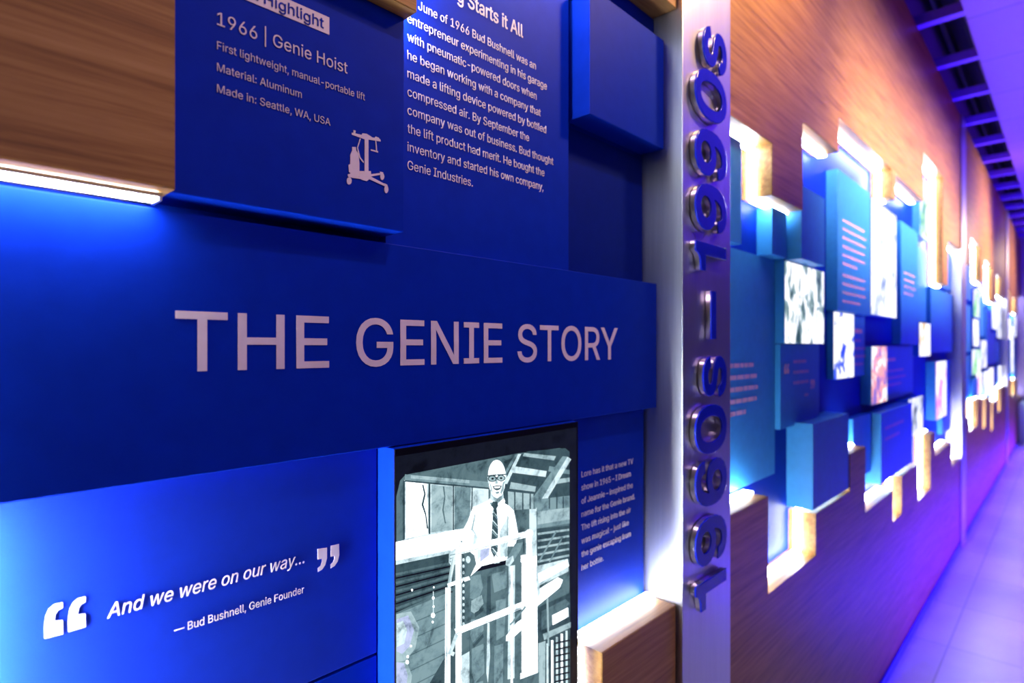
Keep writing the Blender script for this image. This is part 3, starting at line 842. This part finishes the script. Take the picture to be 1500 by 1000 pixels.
# barn boards, upper left
P(L_, (56, 238), (370, 258), (370, 410), (56, 462))
P(W_, (62, 242), (140, 250), (146, 440), (60, 458))
P(ML, (158, 256), (236, 262), (236, 425), (158, 434))
P(M_, (244, 262), (306, 266), (300, 416), (244, 424))
P(L_, (316, 268), (372, 270), (372, 340), (316, 400))
for a in ((150, 250, 150, 440, 7), (240, 258, 240, 430, 5), (311, 262, 308, 416, 4), (54, 240, 54, 460, 8)):
    B(D_, *a)
P(D_, (122, 255), (130, 290), (120, 330), (134, 370), (140, 420), (146, 420), (138, 365), (128, 330), (136, 290), (128, 255))
P(MD, (200, 262), (206, 300), (198, 350), (208, 400), (212, 400), (204, 350), (210, 300), (206, 262))
P(M_, (58, 216), (562, 262), (562, 284), (58, 240))
P(ML, (80, 219), (300, 238), (300, 250), (80, 232))
P(D_, (58, 238), (562, 282), (562, 289), (58, 244))
# bright beam and dark siding
P(W_, (24, 470), (250, 424), (310, 420), (310, 490), (230, 508), (24, 552))
P(L_, (24, 540), (230, 500), (230, 512), (24, 556))
P(D_, (24, 556), (240, 512), (240, 640), (24, 738))
for k in range(5):
    B(MD, 24, 592 + 32 * k, 236, 548 + 24 * k, 9)
    B(K_, 24, 606 + 32 * k, 236, 560 + 24 * k, 6)
P(MD, (24, 735), (215, 650), (215, 1320), (24, 1320))
P(M_, (24, 742), (215, 662), (215, 900), (150, 1320), (24, 1320))
for k in range(6):
    B(MD, 24, 800 + 60 * k, 212, 720 + 56 * k, 4)
P(ML, (26, 740), (80, 730), (112, 790), (96, 870), (60, 915), (26, 920))
P(LAV, (26, 760), (70, 745), (92, 800), (76, 860), (48, 890), (26, 880))
P(L_, (26, 775), (50, 765), (66, 800), (56, 850), (26, 865))
P(ML, (26, 920), (66, 920), (84, 970), (70, 1090), (26, 1120))
P(LAV, (26, 920), (54, 925), (68, 970), (54, 1080), (26, 1100))
P(D_, (150, 1000), (215, 890), (300, 830), (310, 880), (250, 1000), (220, 1320), (120, 1320))
P(MD, (262, 700), (300, 690), (300, 1320), (262, 1320))
P(L_, (264, 900), (300, 880), (300, 1000), (264, 1040))
# drips of light
for x_, y_, r_ in ((164, 680, 5), (165, 712, 4), (163, 745, 8), (166, 640, 3), (162, 770, 4), (80, 860, 4), (84, 650, 4), (66, 920, 7), (68, 900, 5)):
    pic.append((W_, disc(x_, y_, r_, r_ * 1.3, 8)))
B(L_, 164, 655, 164, 745, 3)
# roof, upper right
P(D_, (428, 168), (520, 130), (660, 118), (676, 132), (676, 330), (428, 330))
P(ML, (505, 136), (625, 148), (618, 164), (500, 148))
P(L_, (470, 186), (590, 204), (586, 226), (462, 210))
P(ML, (455, 245), (550, 262), (546, 282), (450, 270))
P(M_, (600, 185), (676, 200), (676, 216), (596, 205))
P(ML, (590, 240), (676, 228), (676, 244), (590, 258))
P(L_, (482, 140), (494, 140), (442, 252), (428, 252))
P(M_, (468, 145), (480, 142), (430, 230), (424, 222))
P(L_, (668, 150), (682, 160), (560, 362), (546, 350))
P(M_, (650, 148), (668, 150), (546, 350), (540, 300))
P(ML, (444, 280), (540, 290), (540, 345), (446, 352))
for x_ in (470, 500, 528):
    B(D_, x_, 280, x_, 348, 5)
P(M_, (552, 310), (676, 296), (676, 400), (552, 420))
for x_ in (600, 628, 652):
    B(D_, x_, 300, x_, 345, 5)
P(ML, (556, 356), (676, 340), (676, 385), (556, 405))
# louvres
P(D_, (552, 420), (676, 408), (676, 535), (552, 560))
for k in range(5):
    B(ML, 556, 440 + 26 * k, 674, 424 + 24 * k, 8)
B(M_, 560, 545, 625, 430, 6)
B(M_, 600, 545, 650, 450, 5)
# white planks and lower right clutter
P(L_, (552, 560), (670, 532), (672, 580), (552, 640))
P(W_, (552, 590), (668, 536), (674, 560), (552, 630))
P(D_, (552, 640), (600, 612), (552, 650))
P(W_, (552, 652), (632, 602), (650, 612), (640, 640), (552, 712))
P(D_, (556, 715), (678, 660), (678, 1320), (556, 1320))
P(MD, (570, 730), (660, 684), (676, 700), (600, 790), (570, 800))
P(W_, (610, 745), (670, 715), (672, 750), (612, 782))
P(ML, (575, 815), (680, 770), (680, 790), (580, 838))
B(ML, 592, 680, 596, 860, 7)
for k in range(5):
    B(W_ if k % 2 else L_, 592 + k * 18, 850 - k * 12, 594 + k * 18, 1320, 8)
for k in range(7):
    B(K_, 620, 850 + k * 24, 676, 838 + k * 24, 6)
P(ML, (558, 850), (585, 840), (580, 1320), (556, 1320))
# mast
P(W_, (492, 520), (552, 510), (556, 965), (490, 985))
P(L_, (524, 346), (550, 346), (552, 520), (524, 530))
P(MD, (488, 985), (560, 958), (562, 1320), (488, 1320))
P(L_, (552, 540), (560, 620), (566, 660), (556, 680), (550, 620))
# inside of the platform behind the man
P(MD, (440, 560), (495, 545), (495, 960), (440, 980))
P(L_, (446, 560), (470, 556), (468, 980), (442, 985))
P(MD, (455, 560), (461, 560), (458, 980), (452, 980))
P(W_, (424, 838), (478, 770), (505, 752), (505, 790), (450, 840), (428, 842))
# man: trousers
P(MD, (302, 578), (445, 548), (447, 640), (438, 800), (428, 1000), (424, 1320), (376, 1320), (372, 780), (362, 1000), (360, 1320), (308, 1320), (306, 960), (298, 800))
P(M_, (302, 600), (340, 590), (350, 640), (330, 690), (300, 680))
P(M_, (382, 590), (438, 575), (440, 640), (392, 660))
P(ML, (306, 690), (345, 668), (352, 700), (322, 740), (304, 730))
P(M_, (304, 760), (350, 760), (352, 800), (310, 850), (302, 820))
P(M_, (308, 870), (352, 850), (355, 960), (318, 1000), (308, 960))
P(M_, (398, 690), (436, 680), (430, 820), (400, 840))
P(D_, (366, 600), (378, 596), (380, 760), (370, 780), (362, 740))
P(D_, (318, 735), (352, 715), (350, 728), (320, 752))
P(D_, (312, 855), (350, 812), (352, 826), (314, 868))
P(L_, (366, 772), (374, 772), (376, 900), (368, 1000), (362, 960))
P(M_, (312, 1000), (350, 990), (352, 1320), (314, 1320))
P(M_, (392, 860), (426, 850), (420, 1320), (388, 1320))
# belt
P(K_, (322, 552), (440, 528), (443, 552), (318, 582))
P(L_, (392, 534), (412, 531), (412, 548), (392, 551))
# shirt
P(W_, (374, 312), (334, 330), (312, 338), (292, 392), (268, 436), (262, 486), (292, 500), (318, 520), (324, 552), (302, 598), (345, 560), (442, 536), (440, 486), (470, 486), (482, 440), (466, 352), (444, 332), (416, 316), (396, 324))
P(L_, (322, 372), (312, 420), (330, 452), (320, 480), (306, 500), (318, 440), (306, 424))
P(ML, (318, 365), (322, 365), (310, 428), (304, 424))
P(L_, (412, 430), (440, 380), (446, 420), (440, 520), (414, 528))
P(ML, (440, 372), (446, 374), (444, 470), (438, 486))
P(L_, (330, 480), (368, 462), (360, 500), (328, 540))
P(ML, (430, 500), (440, 486), (442, 524), (432, 528))
P(LAV, (340, 500), (375, 490), (372, 520), (338, 545))
# arms below the rolled sleeves and hands
P(ML, (258, 470), (274, 462), (262, 500), (246, 520), (240, 500))
P(M_, (470, 476), (500, 470), (490, 500), (455, 556), (440, 552), (440, 530))
P(L_, (222, 508), (240, 498), (256, 510), (252, 548), (232, 562), (220, 545))
for k in range(3):
    B(M_, 224, 520 + 12 * k, 248, 514 + 12 * k, 3)
P(L_, (436, 536), (462, 520), (466, 540), (448, 562), (434, 556))
# neck, head
P(L_, (378, 278), (424, 276), (428, 318), (400, 336), (376, 318))
P(ML, (384, 296), (424, 292), (420, 318), (400, 328))
pic.append((W_, disc(401, 222, 33, 60, 26)))
P(W_, (369, 225), (433, 225), (430, 268), (418, 296), (402, 306), (388, 298), (374, 268))
P(L_, (366, 226), (372, 222), (374, 252), (368, 248))
P(L_, (432, 220), (438, 218), (436, 246), (430, 250))
P(ML, (372, 240), (380, 256), (386, 290), (378, 276))
P(ML, (424, 244), (431, 240), (428, 270), (418, 292), (414, 284))
P(ML, (396, 228), (402, 228), (406, 250), (394, 252))
pic.append((D_, disc(384, 232, 17, 13, 16))); pic.append((ML, disc(384, 232, 13, 9.5, 14))); pic.append((K_, disc(385, 232, 5, 4, 10)))
pic.append((D_, disc(417, 230, 16, 13, 16))); pic.append((ML, disc(417, 230, 12.5, 9.5, 14))); pic.append((K_, disc(417, 230, 5, 4, 10)))
B(K_, 399, 229, 403, 229, 5)
B(D_, 366, 222, 400, 218, 5)
B(D_, 402, 218, 434, 216, 5)
P(D_, (384, 260), (402, 257), (420, 258), (414, 272), (402, 277), (390, 272))
P(W_, (390, 263), (414, 261), (410, 267), (394, 268))
P(M_, (394, 282), (412, 280), (408, 288), (398, 289))
# collar, tie
P(W_, (374, 306), (384, 316), (396, 332), (380, 340), (366, 320))
P(W_, (428, 306), (408, 320), (402, 332), (418, 340), (432, 318))
P(M_, (374, 322), (394, 318), (388, 336), (380, 336))
P(D_, (386, 318), (402, 318), (406, 334), (400, 344), (406, 420), (404, 505), (390, 528), (378, 500), (382, 420), (388, 344), (380, 332))
for y_ in (360, 395, 430, 466, 500):
    B(L_, 384, y_ - 8, 403, y_ + 14, 4)
    B(M_, 384, y_ + 2, 404, y_ + 24, 4)
# platform rails, front
B(L_, 240, 520, 220, 640, 13)
B(ML, 236, 525, 216, 640, 4)
B(W_, 216, 632, 298, 604, 14)
B(W_, 217, 640, 214, 1320, 20)
B(L_, 213, 660, 211, 1320, 5)
B(W_, 256, 470, 258, 1320, 22)
B(ML, 264, 520, 266, 1320, 3)
for k in range(22):
    pic.append((L_ if k % 2 else D_, disc(275, 524 + 12 * k, 4.5, 7, 8)))
B(L_, 222, 890, 250, 815, 14)
B(L_, 218, 880, 240, 890, 16)
B(W_, 456, 560, 456, 1320, 8)
B(W_, 250, 506, 526, 436, 23)
B(L_, 252, 514, 526, 444, 4)
B(W_, 520, 428, 526, 720, 22)
B(D_, 500, 455, 502, 510, 6)
B(W_, 245, 806, 524, 694, 24)
B(L_, 246, 814, 524, 703, 4)
B(M_, 450, 780, 508, 712, 7)
pic.append((W_, disc(256, 480, 14, 16, 12)))
pic.append((W_, disc(522, 436, 15, 15, 12)))
pic.append((L_, disc(292, 535, 9, 14, 10)))

bm = bmesh.new()
lay = bm.loops.layers.float_color.new('tone')
y_now = Y(D_L) - 0.0007
for tone, pts in pic:
    vs = []
    for u, v in pts:
        x, z = PX(570 + u * 290 / 744, 610 + v * 0.39, D_L)
        vs.append(bm.verts.new((min(x, 0.8300), y_now, max(z, 0.724))))
    y_now -= 0.00001
    try:
        f = bm.faces.new(vs)
    except ValueError:
        continue
    f.normal_update()
    if f.normal.y > 0:
        f.normal_flip()
    for l in f.loops:
        l[lay] = (*tone, 1)
link('photograph', to_mesh(bm, 'photograph'), PICTURE, t)

# ------------------------------------------------------------------ middle bay, between the first and second posts


def lines(parent, s0, z0, widths, pitch, h, d, mat, name='printed_text', gap=True):
    """rows of small word-shaped ink marks"""
    bm = bmesh.new()
    for i, w in enumerate(widths):
        x = s0
        while x < s0 + w - h:
            ww = min(random.uniform(1.6, 5.0) * h, s0 + w - x)
            b2 = box_bm(x, x + ww, Y(d) - 0.0006, Y(d) - 0.0001, CAM_Z + z0 - i * pitch - h, CAM_Z + z0 - i * pitch, 0)
            me = to_mesh(b2, 'tmp'); bm.from_mesh(me); bpy.data.meshes.remove(me)
            x += ww + 0.55 * h
    return link(name, to_mesh(bm, name), mat, parent)


def lightbox(s0, s1, z0, z1, d, mat, label, group=None):
    t = thing('photo_lightbox', ((s0 + s1) / 2, 0, CAM_Z + z0), label, 'lightbox', group)
    box('lightbox_case', s0, s1, Y(d) + 0.002, 0, CAM_Z + z0, CAM_Z + z1, SKY, t, bevel=0.001)
    box('backlit_print', s0 + 0.001, s1 - 0.001, Y(d), Y(d) + 0.002, CAM_Z + z0 + 0.001, CAM_Z + z1 - 0.001, mat, t, bevel=0.0004)
    return t


WH = (1, 1, 1.02)
PR_CREW = print_mat('backlit_print_crew', [(0.34, (0.02, 0.06, 0.06)), (0.43, (0.25, 0.38, 0.38)), (0.50, WH), (1.0, WH)], 19.0, 1.35, (1.0, 1, 0.55))
PR_TALL = print_mat('backlit_print_snowy', [(0.32, (0.18, 0.27, 0.42)), (0.42, (0.55, 0.62, 0.75)), (0.50, WH), (1.0, WH)], 8.0, 1.5)
PR_BLUE = print_mat('backlit_print_blue_shirts', [(0.33, (0.0, 0.03, 0.55)), (0.42, (0.05, 0.12, 0.8)), (0.46, WH), (1.0, WH)], 11.0, 1.4)
PR_RED = print_mat('backlit_print_red_crowd', [(0.32, (0.05, 0.08, 0.5)), (0.42, (0.45, 0.2, 0.5)), (0.5, (0.9, 0.36, 0.28)), (0.6, WH), (1.0, WH)], 12.0, 1.3)
PR_GREEN = print_mat('backlit_print_green', [(0.38, (0.05, 0.5, 0.15)), (0.46, (0.35, 0.95, 0.15)), (0.53, WH), (1.0, WH)], 7.0, 1.1)
PR_GOLD = print_mat('backlit_print_gold', [(0.36, (0.75, 0.5, 0.1)), (0.47, WH), (1.0, WH)], 6.0, 1.3)
PR_PINK = print_mat('backlit_print_pink', [(0.42, (0.7, 0.25, 0.65)), (0.52, WH), (1.0, WH)], 6.0, 1.3)
PR_GREY = print_mat('backlit_print_grey', [(0.36, (0.03, 0.06, 0.10)), (0.47, (0.6, 0.68, 0.8)), (0.55, WH), (1.0, WH)], 9.0, 1.2)

t = panel('text_panel', 1.364, 1.898, -0.402, 0.272, 0.676, SKY, 'broad azure panel with pink text low on it, just right of the first post', 'panel')
lines(t, 1.37, 0.004, [0.165], 0.03, 0.017, 0.676, PINKINK, 'printed_heading')
lines(t, 1.37, -0.048, [0.37, 0.38, 0.39, 0.38, 0.30], 0.0335, 0.012, 0.676, PINKINK)
panel('blue_box', 1.364, 1.5525, 0.274, 0.55, 0.640, SKY, 'short azure box in the bright niche hard against the first post')
panel('blue_box', 1.775, 1.897, 0.274, 0.415, 0.640, SKY, 'small azure box under the lit wood step, right of the niche corner')
panel('blue_box', 1.9215, 2.155, 0.2725, 0.50, 0.604, SKY, 'deep azure box standing over the photograph of the crew')
lightbox(1.901, 2.294, 0.0085, 0.269, 0.645, PR_CREW, 'wide black and white backlit photograph of a crew, right of the broad text panel')
t = panel('quote_panel', 1.901, 2.291, -0.2627, 0.0055, 0.660, SKY, 'azure quote panel with tan quotation marks right under the crew photograph', 'sign')
lines(t, 2.02, -0.046, [0.13, 0.15, 0.15], 0.035, 0.010, 0.660, PINKINK)
lines(t, 2.13, -0.163, [0.04], 0.034, 0.008, 0.660, PINKINK, 'printed_credit')


def marks(t, x, z, h, d, flip, name):
    bm = bmesh.new()
    for k in range(2):
        ox = x + k * h * 0.75
        pts = [(0, 0), (0.55, 0), (0.55, 0.42), (0.32, 0.42), (0.38, 0.78), (0.55, 0.85), (0.55, 1.0), (0.2, 0.88), (0.0, 0.5)]
        if flip:
            pts = [(0.55 - a, 1 - b) for a, b in pts]
        b2 = prism_bm([(ox + a * h, CAM_Z + z + b * h) for a, b in pts], Y(d) - 0.0006, Y(d) - 0.0001)
        me = to_mesh(b2, 'tmp'); bm.from_mesh(me); bpy.data.meshes.remove(me)
    return link(name, to_mesh(bm, name), TANINK, t)


marks(t, 1.935, -0.088, 0.032, 0.660, False, 'opening_quote_mark')
marks(t, 2.195, -0.150, 0.032, 0.660, True, 'closing_quote_mark')

panel('blue_box', 2.031, 2.4495, -0.533, -0.2518, 0.6037, SKY, 'deep blank azure box low down, resting over the lit wood notch')
t = panel('text_panel', 2.464, 2.960, 0.137, 0.68, 0.645, SKY, 'tall azure text panel with two blocks of pink lines left of the tall white photograph')
lines(t, 2.53, 0.50, [0.34, 0.35, 0.36, 0.33, 0.34, 0.22], 0.034, 0.011, 0.645, PINKINK)
lines(t, 2.53, 0.285, [0.34, 0.35, 0.35, 0.27], 0.034, 0.011, 0.645, PINKINK)
lightbox(2.963, 3.469, 0.142, 0.66, 0.640, PR_TALL, 'tall bright white backlit photograph beside the two-block text panel')
t = panel('text_panel', 3.61, 4.08, 0.01, 0.66, 0.645, SKY, 'tall azure text panel between the tall white photograph and the tall lit wood notch')
lines(t, 3.68, 0.40, [0.32, 0.30, 0.33, 0.25], 0.036, 0.011, 0.645, PINKINK)
lightbox(2.4755, 2.757, -0.129, 0.134, 0.660, PR_BLUE, 'small backlit photograph of people in blue shirts under the two-block text panel')
t = panel('text_panel', 2.760, 2.97, -0.129, 0.1345, 0.668, SKY, 'small azure caption panel right of the blue shirts photograph')
lines(t, 2.80, 0.075, [0.12], 0.04, 0.018, 0.668, TANINK, 'printed_heading')
lines(t, 2.80, 0.03, [0.10, 0.2, 0.2, 0.14], 0.034, 0.011, 0.668, PINKINK)
lightbox(2.975, 3.2625, -0.2627, 0.0, 0.640, PR_RED, 'small backlit photograph of a red crowd, lower right of the blue shirts photograph')
t = panel('text_panel', 3.275, 4.05, -0.27, 0.0, 0.665, SKY, 'wide azure caption panel right of the red crowd photograph')
lines(t, 3.34, -0.06, [0.25], 0.04, 0.016, 0.665, TANINK, 'printed_heading')
lines(t, 3.34, -0.12, [0.45, 0.5, 0.4], 0.036, 0.011, 0.665, PINKINK)
panel('blue_box', 2.70, 3.00, -0.56, -0.30, 0.650, SKY, 'blank azure box above the right half of the stepped lit notch')
t = panel('text_panel', 3.02, 3.72, -0.62, -0.30, 0.615, SKY, 'azure panel with a few pink lines under the red crowd photograph')
lines(t, 3.10, -0.37, [0.40, 0.3], 0.05, 0.014, 0.615, PINKINK)
lightbox(3.76, 4.16, -0.50, -0.29, 0.635, PR_GREY, 'small grey backlit photograph above the second narrow lit notch')
panel('blue_box', 4.09, 4.46, 0.15, 0.60, 0.662, SKY, 'azure box half hidden behind the tall lit notch')
lightbox(4.15, 4.44, 0.66, 1.02, 0.645, PR_GREEN, 'small backlit photograph with green high inside the tallest notch')
lightbox(4.10, 4.45, -0.06, 0.14, 0.640, PR_GOLD, 'small white and gold backlit photograph level with the red crowd photograph')
panel('blue_box', 4.47, 5.38, -0.04, 0.38, 0.640, SKY, 'long azure box beside the second post at eye height')
lightbox(4.60, 5.02, -0.48, -0.10, 0.630, PR_PINK, 'narrow white and pink backlit photograph low beside the second post')
panel('blue_box', 5.04, 5.40, -0.62, -0.10, 0.655, SKY, 'blank azure box low down touching the second post')
panel('blue_box', 4.88, 5.40, 0.41, 0.70, 0.650, SKY, 'azure box under the wood at the upper left of the second post')

# ------------------------------------------------------------------ far bays, blurred
FB = 'blurred boxes of the far bays'
far = [
    (5.68, 6.10, 0.02, 0.60, 0.650, 'b'), (6.15, 6.50, 0.40, 0.85, 0.640, 'b'), (6.70, 7.15, 0.27, 0.52, 0.640, 'green'), (6.72, 7.15, 0.0, 0.25, 0.645, 'white'),
    (6.15, 6.66, -0.05, 0.36, 0.660, 'b'), (6.60, 7.25, -0.26, -0.03, 0.640, 'green'), (7.35, 7.75, 0.10, 0.50, 0.655, 'b'), (7.30, 7.80, -0.22, 0.06, 0.640, 'grey'),
    (5.70, 6.10, -0.45, -0.02, 0.640, 'white'), (6.15, 6.55, -0.44, -0.08, 0.655, 'b'), (6.60, 7.0, -0.55, -0.30, 0.640, 'b'), (7.02, 7.5, -0.48, -0.26, 0.650, 'pink'),
    (7.55, 8.0, -0.60, -0.26, 0.640, 'white'), (7.85, 8.35, -0.2, 0.40, 0.650, 'b'), (8.4, 8.9, 0.20, 0.65, 0.640, 'white'), (8.4, 8.95, -0.2, 0.16, 0.655, 'b'),
    (8.1, 8.6, -0.55, -0.24, 0.645, 'gold'), (8.65, 9.1, -0.5, -0.24, 0.650, 'b'), (9.0, 9.55, 0.1, 0.55, 0.640, 'grey'), (9.0, 9.5, -0.2, 0.06, 0.655, 'b'), (9.15, 9.55, -0.45, -0.24, 0.640, 'white'),
    (9.9, 10.4, 0.0, 0.65, 0.645, 'b'), (10.45, 11.2, 0.1, 0.40, 0.640, 'white'), (9.9, 10.5, -0.5, -0.05, 0.650, 'grey'), (10.55, 11.25, -0.4, 0.05, 0.655, 'b'),
    (11.3, 11.75, -0.4, 0.3, 0.645, 'white'), (11.8, 12.4, -0.5, 0.1, 0.64, 'b'), (11.85, 12.4, 0.15, 0.55, 0.645, 'grey'),
]
PM = {'green': PR_GREEN, 'white': PR_TALL, 'grey': PR_GREY, 'pink': PR_PINK, 'gold': PR_GOLD}
WORDS = {'green': 'green', 'white': 'white', 'grey': 'grey', 'pink': 'pink', 'gold': 'gold'}
for (s0, s1, z0, z1, d, kind) in far:
    z0, z1 = clamp_z(s0, s1, z0, z1)
    bay = 'between the second and third posts' if s1 < P3 else 'past the third post'
    if kind == 'b':
        panel('blue_box', s0, s1, z0, z1, d, SKY, 'small blurred azure box ' + bay, 'box', 'blurred azure boxes ' + bay)
    else:
        lightbox(s0, s1, z0, z1, d, PM[kind], 'small blurred %s backlit photograph %s' % (WORDS[kind], bay), 'blurred %s photographs %s' % (WORDS[kind], bay))

o = box('display_plinth', 11.9, 12.5, -0.26, -0.095, 0.0, 0.62, lacquer('pale_mint_paint', (0.62, 0.78, 0.66)), bevel=0.006)
tag(o, 'pale mint plinth on the floor at the far end of the wall', 'plinth')
